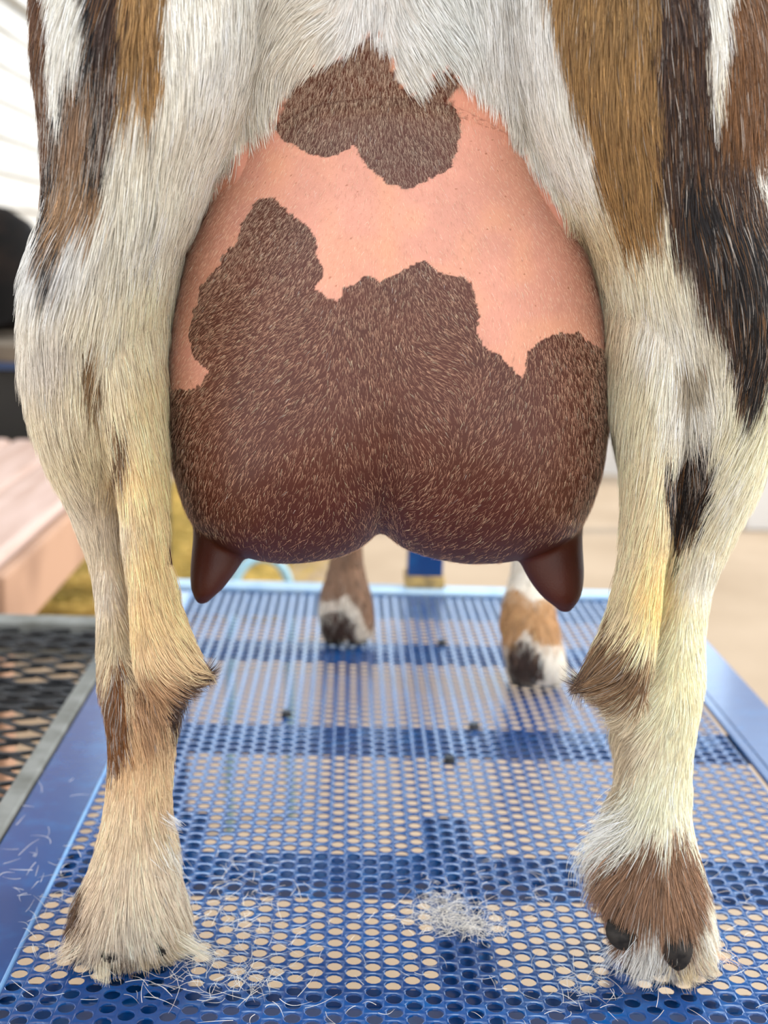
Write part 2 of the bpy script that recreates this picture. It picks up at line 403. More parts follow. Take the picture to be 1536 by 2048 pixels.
# pale blue bent pipe beyond the deck
def tube(name, pts, r, m, parent=None, n=10, **k):
    bm = bmesh.new(); rings = []
    pts = [Vector(p) for p in pts]
    for i, p in enumerate(pts):
        t = (pts[min(i + 1, len(pts) - 1)] - pts[max(i - 1, 0)]).normalized(); u = t.orthogonal().normalized(); v = t.cross(u)
        if rings:
            u = (pu - t * pu.dot(t)).normalized(); v = t.cross(u)
        pu = u
        rings.append([p + (u * cos(2 * pi * a / n) + v * sin(2 * pi * a / n)) * r for a in range(n)])
    loft(bm, rings)
    return link(name, bm_mesh(name, bm), m, parent, smooth=True, **k)
c = P(520, 1145, 2.15)
pts = [(c[0] - .05 + .05 * (1 - cos(a)), 2.15 + .02 * a, c[2] - .05 + .07 * sin(a)) for a in np.linspace(0, pi, 14)]
pts = [(pts[0][0], 2.15, GZ + .006)] + pts + [(pts[-1][0] + .01, 2.22, GZ + .006)]
tube('bent_pipe', pts, .009, MT['pipe'], label='pale blue bent pipe standing on the yard just beyond the deck', cat='pipe')

# ------------------------------------------------------------------ THE GOAT
goat = empty('goat', (.02, .75, 0), label='spotted brown, black and white goat standing with a full udder, seen from behind', cat='goat')
IN = 7
bm = bmesh.new()
# left hind leg (image left): thigh, gaskin front lobe, cannon, foot
limb(bm, [(-390, 330, 540, .90, .04), (-350, 240, 600, .885, .07), (-260, 150, 640, .85, .095), (-120, 100, 610, .815, .10), (0, 84, 585, .795, .105), (120, 84, 560, .79, .11), (250, 100, 505, .785, .105), (350, 108, 445, .785, .10), (420, 108, 418, .785, .098), (500, 84, 372, .785, .10),
          (600, 72, 350, .79, .10), (700, 68, 338, .80, .096), (800, 80, 333, .808, .092), (900, 106, 318, .812, .076), (1000, 142, 280, .81, .05), (1100, 177, 275, .80, .036),
          (1200, 194, 280, .785, .029), (1300, 193, 300, .772, .027), (1350, 196, 345, .762, .030), (1400, 205, 362, .757, .030), (1450, 213, 356, .755, .026), (1520, 214, 348, .753, .021), (1600, 207, 344, .75, .021),
          (1680, 194, 350, .748, .025), (1750, 172, 360, .745, .030), (1810, 148, 376, .745, .034), (1860, 148, 372, .752, .034), (1900, 178, 342, .760, .030), (1935, 208, 312, .770, .024)], inset=IN)
# left achilles lobe and hock
limb(bm, [(400, 230, 395, .80, .07), (500, 190, 366, .79, .068), (600, 160, 345, .782, .066), (700, 165, 334, .775, .062), (800, 192, 334, .765, .051), (900, 216, 336, .753, .038), (1000, 236, 340, .747, .034), (1100, 246, 346, .742, .029),
          (1200, 256, 360, .738, .025), (1250, 258, 376, .733, .021), (1300, 262, 396, .728, .018), (1330, 268, 414, .727, .016), (1350, 275, 422, .728, .013), (1364, 285, 400, .733, .012), (1380, 290, 370, .740, .014), (1410, 290, 362, .745, .015)], inset=IN, ex=1.9, step=7)
# right hind leg
limb(bm, [(-390, 1010, 1230, .90, .04), (-350, 950, 1340, .885, .07), (-260, 930, 1450, .85, .095), (-120, 935, 1515, .815, .10), (0, 950, 1540, .795, .105), (120, 985, 1528, .79, .11), (250, 1025, 1520, .785, .105), (350, 1075, 1518, .785, .10), (430, 1125, 1524, .785, .098), (500, 1172, 1530, .785, .10),
          (600, 1202, 1538, .79, .10), (700, 1212, 1545, .80, .096), (780, 1219, 1538, .806, .092), (850, 1228, 1526, .811, .084), (950, 1245, 1505, .812, .066), (1050, 1270, 1468, .805, .045), (1150, 1290, 1424, .793, .033),
          (1250, 1285, 1409, .778, .028), (1350, 1262, 1407, .762, .030), (1400, 1225, 1400, .757, .030), (1450, 1222, 1394, .755, .027), (1520, 1232, 1386, .753, .022), (1600, 1232, 1384, .750, .022),
          (1680, 1228, 1390, .745, .026), (1740, 1220, 1405, .738, .030), (1800, 1215, 1420, .736, .034), (1860, 1222, 1422, .742, .034), (1910, 1246, 1412, .752, .031), (1950, 1275, 1395, .765, .024)], inset=IN)
limb(bm, [(400, 1135, 1330, .80, .07), (500, 1178, 1370, .79, .068), (600, 1206, 1390, .782, .066), (700, 1214, 1385, .775, .062), (800, 1222, 1368, .765, .051), (900, 1240, 1352, .753, .038), (1000, 1245, 1340, .747, .034), (1100, 1240, 1330, .742, .029),
          (1200, 1222, 1322, .738, .025), (1250, 1206, 1318, .733, .021), (1300, 1186, 1312, .728, .018), (1340, 1166, 1305, .727, .016), (1368, 1160, 1298, .728, .013), (1384, 1190, 1292, .734, .013), (1400, 1212, 1290, .740, .014), (1430, 1222, 1290, .745, .015)], inset=IN, ex=1.9, step=7)
# perineum and upper udder attachment
PERI = [(-430, 640, 900, .90, .04), (-390, 560, 980, .88, .08), (-300, 450, 1080, .85, .10), (-150, 455, 1060, .82, .10), (0, 470, 1040, .805, .095), (150, 470, 1050, .808, .092), (300, 440, 1090, .825, .09), (450, 420, 1120, .85, .08), (600, 450, 1080, .88, .07)]
limb(bm, PERI, n=36, ex=2.6)
# front legs
limb(bm, [(560, 640, 770, 1.40, .055), (750, 650, 752, 1.42, .04), (950, 662, 736, 1.43, .028), (1090, 663, 726, 1.43, .020), (1135, 655, 730, 1.43, .020), (1165, 645, 738, 1.42, .024), (1195, 636, 746, 1.42, .030), (1235, 634, 752, 1.425, .034), (1270, 640, 750, 1.43, .034), (1286, 648, 744, 1.435, .030)], step=12, inset=3)
limb(bm, [(560, 905, 1050, 1.40, .055), (750, 950, 1060, 1.40, .04), (950, 1005, 1080, 1.38, .028), (1090, 1024, 1086, 1.36, .020), (1150, 1020, 1090, 1.34, .020), (1200, 1005, 1108, 1.31, .025), (1245, 996, 1118, 1.295, .030), (1300, 1004, 1130, 1.285, .034), (1345, 1012, 1138, 1.285, .034), (1366, 1022, 1130, 1.29, .030)], step=12, inset=3)
# torso, chest, neck, head: rings along the body
rings = []
for Y, cz, hw, hh in ((.76, .50, .10, .12), (.84, .505, .155, .155), (.95, .50, .165, .165), (1.10, .485, .175, .180), (1.25, .48, .165, .180), (1.38, .49, .14, .17), (1.48, .51, .11, .14), (1.55, .55, .075, .10)):
    rings.append([(.03 + hw * math.copysign(abs(cos(t)) ** .85, cos(t)), Y, cz + hh * sin(t)) for t in np.linspace(0, 2 * pi, 37)[:-1]])
loft(bm, rings[::-1])
rings = []
for Y, z, rx, ry in ((1.42, .52, .085, .10), (1.52, .62, .07, .09), (1.60, .74, .055, .07), (1.66, .82, .05, .06), (1.72, .85, .050, .055), (1.80, .81, .04, .045), (1.88, .765, .03, .032), (1.905, .75, .018, .02)):
    rings.append([(.03 + rx * cos(t), Y + ry * .35 * sin(t), z + ry * sin(t)) for t in np.linspace(0, 2 * pi, 25)[:-1]])
loft(bm, rings[::-1])
for s in (-1, 1):                                 # ears
    rings = [[(.03 + s * xx, 1.67 + .006 * cos(t), .86 - dz + wz * sin(t)) for t in np.linspace(0, 2 * pi, 13)[:-1]] for xx, dz, wz in ((.03, 0, .015), (.07, 0, .024), (.11, .01, .022), (.14, .02, .006))]
    loft(bm, rings)
rings = [[(.03 + rx * cos(t), yy + .016 * sin(t), zz) for t in np.linspace(0, 2 * pi, 17)[:-1]] for yy, zz, rx in ((.80, .62, .03), (.76, .68, .025), (.75, .74, .02), (.76, .79, .010))]
loft(bm, rings)                                    # upright tail
bmesh.ops.recalc_face_normals(bm, faces=bm.faces)
body_src = bm_mesh('body_src', bm)

# udder pillow
OUT = [(630, 212), (535, 262), (465, 330), (415, 400), (378, 500), (355, 600), (340, 700), (334, 800), (342, 890), (358, 960), (382, 1030), (440, 1078), (500, 1102), (560, 1112), (610, 1110), (680, 1098), (726, 1078), (757, 1044), (796, 1080), (860, 1101), (930, 1113), (1000, 1110), (1060, 1098), (1110, 1078), (1152, 1045), (1178, 990), (1196, 930), (1208, 840), (1211, 760), (1208, 680), (1196, 600), (1172, 500), (1120, 400), (1060, 320), (990, 255), (900, 212), (760, 195)]
def dense(poly, n):
    a = np.array(poly + [poly[0]], float); s = np.r_[0, np.cumsum(np.hypot(*np.diff(a, axis=0).T))]
    u = np.linspace(0, s[-1], n + 1)[:-1]
    return np.stack([np.interp(u, s, a[:, 0]), np.interp(u, s, a[:, 1])], 1)
oc = dense(OUT, 220)
for _ in range(2): oc = .25 * np.roll(oc, 1, 0) + .5 * oc + .25 * np.roll(oc, -1, 0)
C0 = np.array([772, 690.]); UY, UD = .835, .140
bm = bmesh.new(); rr = []
ss = np.sin(np.linspace(.04, pi / 2, 30)) 
def upt(q, s, side):
    p = C0 + (q - C0) * s
    prof = (1 - s ** 2.5) ** .5 if s < 1 else 0.0
    dep = UD * prof
    if side > 0: dep *= .75
    # bulge lower down, flatter towards the top attachment; shallow groove on the midline
    yy = (p[1] - 600) / 500
    gro = .010 * math.exp(-((p[0] - 760) / 38) ** 2) * max(0, min(1, (p[1] - 480) / 550)) ** 1.2
    bul = (.010 * math.exp(-((p[0] - 560) / 170) ** 2 - ((p[1] - 880) / 220) ** 2) + .010 * math.exp(-((p[0] - 980) / 170) ** 2 - ((p[1] - 880) / 220) ** 2)) * prof
    Y = UY - dep * (1.0 - .08 * max(-1, min(1, -yy))) + gro * prof - bul if side < 0 else UY + dep
    return P(p[0], p[1], UY) * 1.0, Y
for side in (-1, 1):
    seq = ss if side < 0 else ss[::-1][1:]
    for s in seq:
        ring = []
        for q in oc:
            w_, Y = upt(q, s, side); ring.append((w_[0], Y, w_[2]))
        rr.append(ring)
loft(bm, rr)
# teat roots are part of the same surface, so the joint flows
TEATS = {'L': [(985, 382, 478, .812, .030), (1040, 388, 500, .812, .028), (1080, 386, 502, .808, .024), (1105, 383, 495, .804, .022), (1130, 381, 482, .800, .020), (1160, 380, 460, .796, .017), (1185, 383, 440, .793, .013), (1200, 388, 424, .792, .009), (1207, 394, 414, .792, .005)],
         'R': [(985, 1055, 1172, .812, .032), (1040, 1040, 1164, .812, .030), (1080, 1032, 1164, .808, .026), (1110, 1034, 1166, .804, .024), (1140, 1046, 1168, .800, .021), (1170, 1064, 1167, .796, .018), (1195, 1084, 1161, .793, .014), (1213, 1106, 1151, .792, .009), (1222, 1118, 1142, .792, .005)]}
for k in TEATS: limb(bm, TEATS[k], step=8, n=24, ex=2.0)
bmesh.ops.recalc_face_normals(bm, faces=bm.faces)
udder_src = bm_mesh('udder_src', bm)

def remeshed(me, voxel, smooth, clip_z=None):
    o = bpy.data.objects.new('tmp', me); COL.objects.link(o)
    r = o.modifiers.new('r', 'REMESH'); r.mode = 'VOXEL'; r.voxel_size = voxel
    s = o.modifiers.new('s', 'SMOOTH'); s.factor = .5; s.iterations = smooth
    dg = bpy.context.evaluated_depsgraph_get(); m2 = bpy.data.meshes.new_from_object(o.evaluated_get(dg))
    bpy.data.objects.remove(o); m2.materials.clear()
    if clip_z is not None:
        n = len(m2.vertices); c = np.empty(n * 3, 'f'); m2.vertices.foreach_get('co', c); c = c.reshape(-1, 3); c[:, 2] = np.maximum(c[:, 2], clip_z); m2.vertices.foreach_set('co', c.ravel())
    return m2
body_me = remeshed(body_src, .0030, 6, .012); body_me.name = 'body'
udder_me = remeshed(udder_src, .0022, 7); udder_me.name = 'udder'
# the top of the udder flows into the skin below the tail: smooth minimum of the two surfaces
bmp = bmesh.new(); limb(bmp, PERI, n=48, ex=2.6); bmesh.ops.recalc_face_normals(bmp, faces=bmp.faces); peri = bvhtree.BVHTree.FromBMesh(bmp); bmp.free()
n_ = len(udder_me.vertices); uc_ = np.empty(n_ * 3, 'f'); udder_me.vertices.foreach_get('co', uc_); uc_ = uc_.reshape(-1, 3); upx = proj(uc_)
for i in np.nonzero((upx[:, 1] < 640) & (uc_[:, 1] < UY + .02))[0]:
    dv = Vector(uc_[i] - CAM); du = dv.length; dv.normalize(); h_ = peri.ray_cast(Vector(CAM), dv)
    if h_[0] is None: continue
    db = h_[3]; kk = .045; hh = max(0.0, min(1.0, .5 + .5 * (db - du) / kk))
    uc_[i] = CAM + np.array(dv) * (db * (1 - hh) + du * hh - kk * hh * (1 - hh) - .0003)
udder_me.vertices.foreach_set('co', uc_.ravel()); udder_me.update()

# ---- colour pattern of the coat and skin
def inpoly(pts, poly):
    x, y = pts[:, 0], pts[:, 1]; r = np.zeros(len(pts), bool); n = len(poly)
    for i in range(n):
        x1, y1 = poly[i]; x2, y2 = poly[(i + 1) % n]
        if y1 == y2: continue
        c = ((y1 > y) != (y2 > y)) & (x < (x2 - x1) * (y - y1) / (y2 - y1) + x1); r ^= c
    return r
def vnoise(p, seed=0):
    """cheap smooth 2-D value noise in [-1, 1]"""
    i = np.floor(p).astype(np.int64); f = p - i; f = f * f * (3 - 2 * f)
    def h(a, b):
        v = (a * 374761393 + b * 668265263 + seed * 982451653) & 0x7fffffff; v = ((v ^ (v >> 13)) * 1274126177) & 0x7fffffff
        return ((v ^ (v >> 16)) & 0xffff) / 32767.5 - 1
    a, b = i[:, 0], i[:, 1]
    return (h(a, b) * (1 - f[:, 0]) + h(a + 1, b) * f[:, 0]) * (1 - f[:, 1]) + (h(a, b + 1) * (1 - f[:, 0]) + h(a + 1, b + 1) * f[:, 0]) * f[:, 1]
WHITE, CREAM, YEL = (238, 233, 222), (236, 216, 172), (240, 206, 138)
BLACK, DBROWN, GOLD, RUST, TAUPE = (34, 30, 31), (64, 46, 38), (150, 116, 72), (118, 74, 36), (140, 112, 88)
PATCH = [
 ((92, 60, 38), [(60, 0), (108, 0), (104, 120), (116, 250), (132, 350), (95, 370), (60, 200)]),
 (BLACK, [(186, -50), (256, -50), (255, 90), (238, 200), (218, 300), (190, 372), (150, 440), (118, 520), (104, 600), (96, 470), (94, 340), (105, 250), (120, 180), (150, 110), (180, 60)]),
 (TAUPE, [(150, 160), (190, 120), (190, 230), (160, 300), (120, 330), (130, 230)]),
 (GOLD, [(232, -50), (322, -50), (328, 100), (316, 180), (300, 225), (272, 196), (244, 226), (238, 120)]),
 (DBROWN, [(190, 0), (245, 0), (245, 90), (225, 250), (200, 320), (205, 200)]),
 ((150, 120, 90), [(100, 330), (200, 320), (225, 380), (170, 450), (110, 470)]),
 ((130, 105, 75), [(164, 680), (196, 680), (198, 760), (186, 800), (166, 750)]),
 ((120, 95, 68), [(208, 820), (238, 830), (248, 920), (228, 940)]),
 ((92, 66, 48), [(300, 1352), (345, 1335), (390, 1322), (440, 1325), (440, 1365), (370, 1395), (362, 1450), (335, 1475), (305, 1440), (320, 1390)]),
 ((178, 140, 104), [(262, 1340), (330, 1340), (330, 1400), (345, 1440), (300, 1500), (262, 1450)]),
 ((64, 44, 36), [(322, 1368), (352, 1346), (390, 1338), (440, 1336), (440, 1372), (380, 1396), (362, 1410), (358, 1450), (338, 1462), (326, 1410)]),
 ((98, 76, 52), [(375, 1262), (398, 1290), (415, 1325), (400, 1330), (385, 1300)]),
 (RUST, [(188, 1318), (240, 1335), (252, 1370), (254, 1450), (266, 1490), (240, 1530), (212, 1508), (196, 1420)]),
 ((96, 70, 48), [(160, 1730), (186, 1780), (180, 1860), (208, 1925), (172, 1885), (140, 1835)]),
 # right leg
 (GOLD, [(1045, -60), (1330, -60), (1336, 120), (1330, 260), (1322, 380), (1304, 490), (1285, 430), (1262, 510), (1232, 430), (1185, 350), (1172, 250), (1122, 130)]),
 (DBROWN, [(1290, -60), (1406, -60), (1418, 120), (1430, 200), (1450, 230), (1500, 300), (1560, 380), (1560, 640), (1535, 760), (1505, 810), (1484, 835), (1476, 740), (1440, 650), (1392, 560), (1340, 450), (1312, 330), (1320, 150)]),
 (BLACK, [(1350, 330), (1390, 300), (1500, 420), (1560, 480), (1560, 700), (1500, 820), (1478, 720), (1430, 560), (1370, 440)]),
 ((112, 76, 44), [(1464, -60), (1560, -60), (1560, 250), (1520, 330), (1482, 300), (1438, 215), (1450, 100)]),
 (WHITE, [(1406, -60), (1464, -60), (1448, 90), (1431, 200), (1419, 120)]),
 (WHITE, [(1500, 300), (1560, 300), (1560, 420), (1530, 420)]),
 (BLACK, [(1326, 930), (1350, 880), (1390, 860), (1434, 880), (1438, 940), (1422, 1005), (1392, 1062), (1355, 1104), (1342, 1040)]),
 ((172, 160, 140), [(1350, 700), (1400, 690), (1420, 760), (1380, 800)]),
 ((126, 98, 70), [(1190, 1258), (1235, 1232), (1310, 1285), (1308, 1330), (1288, 1372), (1230, 1392), (1190, 1400), (1130, 1385), (1160, 1330)]),
 ((72, 54, 44), [(1130, 1360), (1190, 1300), (1215, 1330), (1200, 1380), (1245, 1400), (1255, 1450), (1215, 1440), (1190, 1400)]),
 ((206, 188, 158), [(1215, 1400), (1300, 1390), (1290, 1500), (1240, 1620), (1215, 1560)]),
 ((138, 104, 78), [(1200, 1800), (1225, 1720), (1262, 1680), (1300, 1668), (1335, 1700), (1362, 1648), (1388, 1700), (1402, 1780), (1398, 1855), (1372, 1890), (1340, 1888), (1292, 1850), (1262, 1895), (1222, 1880)]),
 ((96, 74, 60), [(1215, 1840), (1262, 1895), (1232, 1880)]),
]
PATCH = [(c_, [(x_, -400 if y_ <= 0 else y_) for x_, y_ in p_]) for c_, p_ in PATCH]
FRONTP = [
 ((236, 228, 212), [(600, 500), (1200, 500), (1200, 1500), (600, 1500)]),
 ((134, 106, 84), [(650, 900), (732, 900), (740, 1150), (762, 1180), (765, 1255), (735, 1262), (715, 1215), (690, 1190), (660, 1205), (632, 1200), (640, 1130)]),
 ((40, 34, 30), [(640, 1238), (660, 1222), (690, 1225), (712, 1250), (710, 1292), (636, 1292)]),
 ((184, 142, 96), [(990, 1200), (1030, 1175), (1062, 1200), (1118, 1190), (1124, 1290), (1085, 1295), (1050, 1262), (1020, 1300), (990, 1285)]),
 ((44, 38, 34), [(1010, 1330), (1020, 1295), (1050, 1280), (1082, 1310), (1090, 1360), (1060, 1372), (1020, 1372)]),
]
SK_TOP = [(740, 62), (778, 100), (792, 160), (830, 195), (848, 165), (896, 138), (930, 172), (902, 196), (918, 232), (926, 270), (912, 312), (890, 340), (850, 362), (815, 380), (775, 370), (750, 350), (728, 318), (704, 294), (660, 310), (618, 302), (572, 282), (554, 256), (562, 220), (576, 170), (622, 140), (684, 116), (716, 88)]
SK_LOW = [(545, 388), (572, 425), (610, 445), (634, 475), (640, 520), (646, 552), (622, 578), (650, 592), (676, 608), (690, 575), (722, 560), (760, 562), (792, 548), (822, 530), (850, 524), (880, 546), (922, 550), (946, 582), (955, 640), (962, 692), (986, 706), (1012, 716), (1044, 756), (1054, 702), (1082, 684), (1120, 664), (1152, 660), (1180, 690), (1260, 700), (1260, 1300), (300, 1300), (300, 764), (380, 776), (402, 770), (414, 740), (405, 722), (388, 710), (382, 670), (384, 620), (402, 570), (440, 530), (470, 480), (495, 430), (512, 400)]
BARE = [(740, 58), (782, 100), (796, 160), (832, 190), (850, 160), (896, 132), (934, 168), (965, 192), (1000, 222), (1052, 312), (1112, 404), (1166, 486), (1195, 570), (1215, 700), (1215, 1130), (330, 1130), (335, 700), (352, 590), (375, 480), (425, 395), (442, 350), (500, 275), (538, 245), (556, 210), (572, 168), (622, 136), (684, 112), (714, 86)]
def jit(px, a, sc, seed=0):
    return px + np.stack([vnoise(px / sc, seed), vnoise(px / sc + 91.7, seed + 1)], 1) * a
def flow_field(px, ctrl):
    c = np.array(ctrl, float); out = np.zeros((len(px), c.shape[1] - 2)); wsum = np.zeros(len(px))
    for r in c:
        w_ = 1 / (((px[:, 0] - r[0]) ** 2 + ((px[:, 1] - r[1]) * .8) ** 2) + 300.) ** 1.5
        out += w_[:, None] * r[2:]; wsum += w_
    return out / wsum[:, None]
BASE = [(150, 100, *WHITE), (450, 100, 238, 234, 224), (450, 300, 236, 230, 216), (120, 500, 226, 224, 220), (300, 450, 236, 230, 214), (100, 680, 214, 206, 196), (200, 640, 232, 222, 200), (320, 620, 238, 224, 190),
 (100, 800, 222, 208, 184), (180, 760, 232, 218, 188), (300, 780, 240, 220, 166), (320, 950, 242, 216, 150), (270, 950, 238, 210, 150), (180, 900, 226, 210, 176), (150, 1000, 216, 202, 182), (220, 1050, 214, 200, 180),
 (300, 1100, 240, 212, 146), (340, 1200, 242, 214, 150), (280, 1220, 236, 206, 146), (210, 1180, 216, 202, 184), (225, 1280, 214, 196, 164), (300, 1300, 224, 194, 144), (250, 1500, 214, 180, 128), (300, 1560, 232, 202, 152), (250, 1640, 230, 204, 168),
 (270, 1750, 232, 210, 180), (160, 1800, 214, 188, 158), (350, 1750, 232, 212, 186), (270, 1850, 234, 218, 194), (170, 1900, 228, 210, 186), (340, 1900, 226, 204, 170),
 (1020, 80, 236, 232, 226), (1120, 300, 240, 236, 226), (1190, 500, 214, 196, 160), (1250, 540, 240, 230, 204), (1210, 660, 224, 200, 164), (1330, 650, 238, 232, 218), (1270, 780, 236, 222, 188), (1380, 800, 232, 228, 218), (1510, 850, 246, 238, 206), (1270, 950, 236, 220, 176), (1460, 950, 246, 236, 210),
 (1260, 1100, 234, 218, 176), (1310, 1180, 248, 218, 140), (1310, 1120, 246, 220, 156), (1400, 1150, 240, 234, 218), (1390, 1250, 246, 236, 200), (1350, 1330, 248, 236, 188), (1240, 1200, 226, 206, 166), (1350, 1450, 246, 236, 198), (1280, 1480, 230, 214, 186), (1320, 1580, 246, 238, 204), (1240, 1640, 236, 230, 214), (1350, 1680, 242, 232, 204),
 (1440, 1860, 244, 234, 216), (1420, 1920, 236, 212, 180), (1220, 1920, 232, 228, 222), (1300, 1930, 230, 224, 212), (740, 50, 228, 226, 222), (580, 60, 226, 218, 204), (900, 60, 224, 226, 222)]
BASE = [(x_, y_, r_, g_ - (4 if g_ - b_ > 40 else 0), b_ + max(0, .20 * (g_ - b_ - 36))) for x_, y_, r_, g_, b_ in BASE]
def fur_color(pts, px):
    c = lin(flow_field(px, BASE))
    st = px.copy(); st[:, 1] *= .12                # streaks run down the leg
    q = px + np.stack([vnoise(st / 6., 3) * 9, vnoise(px * [.16, .02], 5) * 42], 1)
    for col, poly in PATCH: c[inpoly(q, poly)] = lin(col)
    fr = (pts[:, 1] > 1.10) & (pts[:, 2] < .30)
    if fr.any():
        cc = c[fr]; qq = jit(px[fr], 4, 9)
        for col, poly in FRONTP: cc[inpoly(qq, poly)] = lin(col)
        c[fr] = cc
    tor = ((pts[:, 1] > .90) & (pts[:, 2] >= .30)) | (pts[:, 1] > 1.5)
    if tor.any():
        p2 = np.stack([pts[tor, 1] * 9, pts[tor, 2] * 9], 1); n1 = vnoise(p2, 11) + .4 * vnoise(p2 * 3, 12)
        cc = np.tile(lin(WHITE), (tor.sum(), 1)); cc[n1 > .05] = lin(GOLD); cc[n1 > .35] = lin(BLACK); c[tor] = cc
    return c
def skin_color(px, seed=20):
    q = jit(px, 3.5, 8, seed); q = jit(q, 6, 30, seed + 3)
    c = np.tile(lin((206, 145, 124)), (len(px), 1))
    c *= (1 + .07 * vnoise(px / 70, 31) + .04 * vnoise(px / 22, 33))[:, None]
    warm = np.clip((vnoise(px / 55, 37) + .1), 0, 1)[:, None]; c = c * (1 - .35 * warm) + lin((224, 162, 122)) * .35 * warm
    mid = np.exp(-((px[:, 0] - 775) / 26) ** 2)[:, None] * .5; c = c * (1 - mid) + lin((214, 152, 118)) * mid
    speck = (vnoise(px / 3.0, 41) > .93) & (vnoise(px / 60, 42) > .0); c[speck] = lin((150, 90, 62))
    br = lin((82, 44, 32)) * (1 + .16 * vnoise(px / 60, 43) + .08 * vnoise(px / 12, 44))[:, None]
    t = np.clip((px[:, 1] - 450) / 650, 0, 1)[:, None]; br = br * (1 - t) + lin((70, 28, 16)) * t * (1 + .1 * vnoise(px / 40, 45))[:, None]  # brown deepens and reddens downwards, partly shade put into the colour
    m = inpoly(q, SK_TOP) | inpoly(q, SK_LOW); c[m] = br[m]
    return c, m
def verts_of(me):
    n = len(me.vertices); c = np.empty(n * 3, 'f'); me.vertices.foreach_get('co', c); return c.reshape(-1, 3).astype(float)
def normals_of(me):
    n = len(me.vertices); c = np.empty(n * 3, 'f'); me.vertices.foreach_get('normal', c); return c.reshape(-1, 3).astype(float)
def set_color(me, name, c):
    a = me.color_attributes.new(name, 'FLOAT_COLOR', 'POINT'); a.data.foreach_set('color', np.c_[c, np.ones(len(c))].astype('f').ravel())
bv = verts_of(body_me); bp_ = proj(bv)
bare_b = inpoly(jit(bp_, 5, 10), BARE) & (bv[:, 1] < .84) & (bv[:, 1] > .3)
fc = fur_color(bv, bp_); sc_, _ = skin_color(bp_)
hide = fc * .80 + lin((200, 150, 130)) * .10
hide[bare_b] = sc_[bare_b]
set_color(body_me, 'coat', hide)
# finer udder so that patch edges are crisp
def subdiv(me):
    bm = bmesh.new(); bm.from_mesh(me); bmesh.ops.subdivide_edges(bm, edges=bm.edges, cuts=1, use_grid_fill=True, smooth=0.0); bm.to_mesh(me); bm.free()
subdiv(udder_me)
uv_ = verts_of(udder_me); up_ = proj(uv_); uc, um = skin_color(up_)
uc[uv_[:, 1] > UY + .02] = lin((92, 46, 34))
set_color(udder_me, 'coat', uc)
un_ = normals_of(udder_me)

body = link('body', body_me, MT['hide'], goat, smooth=True, label='white, brown and black spotted body and legs')
# split the teats off the udder, keeping the shared normals
def split_part(me, vmask, nrm, name):
    vm = vmask
    nf = len(me.polygons); lt = np.empty(nf, 'i'); me.polygons.foreach_get('loop_total', lt); ls = np.empty(nf, 'i'); me.polygons.foreach_get('loop_start', ls)
    li = np.empty(len(me.loops), 'i'); me.loops.foreach_get('vertex_index', li)
    v = verts_of(me); a = me.color_attributes['coat']; cc = np.empty(len(v) * 4, 'f'); a.data.foreach_get('color', cc); cc = cc.reshape(-1, 4)
    faces = [li[s:s + t] for s, t in zip(ls, lt)]
    keep = np.array([vm[f].all() for f in faces])
    res = []
    for k in (keep, ~keep):
        fs = [faces[i] for i in np.nonzero(k)[0]]; used = np.unique(np.concatenate(fs)); mp = np.full(len(v), -1); mp[used] = np.arange(len(used))
        m = bpy.data.meshes.new(name); m.from_pydata(v[used].tolist(), [], [mp[f].tolist() for f in fs]); m.update()
        m.polygons.foreach_set('use_smooth', [True] * len(m.polygons))
        set_color(m, 'coat', cc[used, :3]); m.normals_split_custom_set_from_vertices(nrm[used].tolist()); res.append(m)
    return res
lt_mask = (up_[:, 1] > 1062 + (up_[:, 0] - 390) * .33) & (up_[:, 0] < 515) & (uv_[:, 1] < .86)
rt_mask = (up_[:, 1] > 1062 + (1165 - up_[:, 0]) * .33) & (up_[:, 0] > 1015) & (uv_[:, 1] < .86)
both = lt_mask | rt_mask
teats_me, rest_me = split_part(udder_me, both, un_, 'udder')
udder = link('udder', rest_me, MT['skin'], goat, label='full round udder, pink above and dark brown below')
tv = verts_of(teats_me); tn = normals_of(udder_me)[both] if False else None
for side in (0, 1):
    sel = (udder_me_sel := (lt_mask if side == 0 else rt_mask))
    t_me, _r = split_part(udder_me, sel, un_, 'teat')
    link('teat', t_me, MT['skin'], udder, label='dark brown tapering teat')

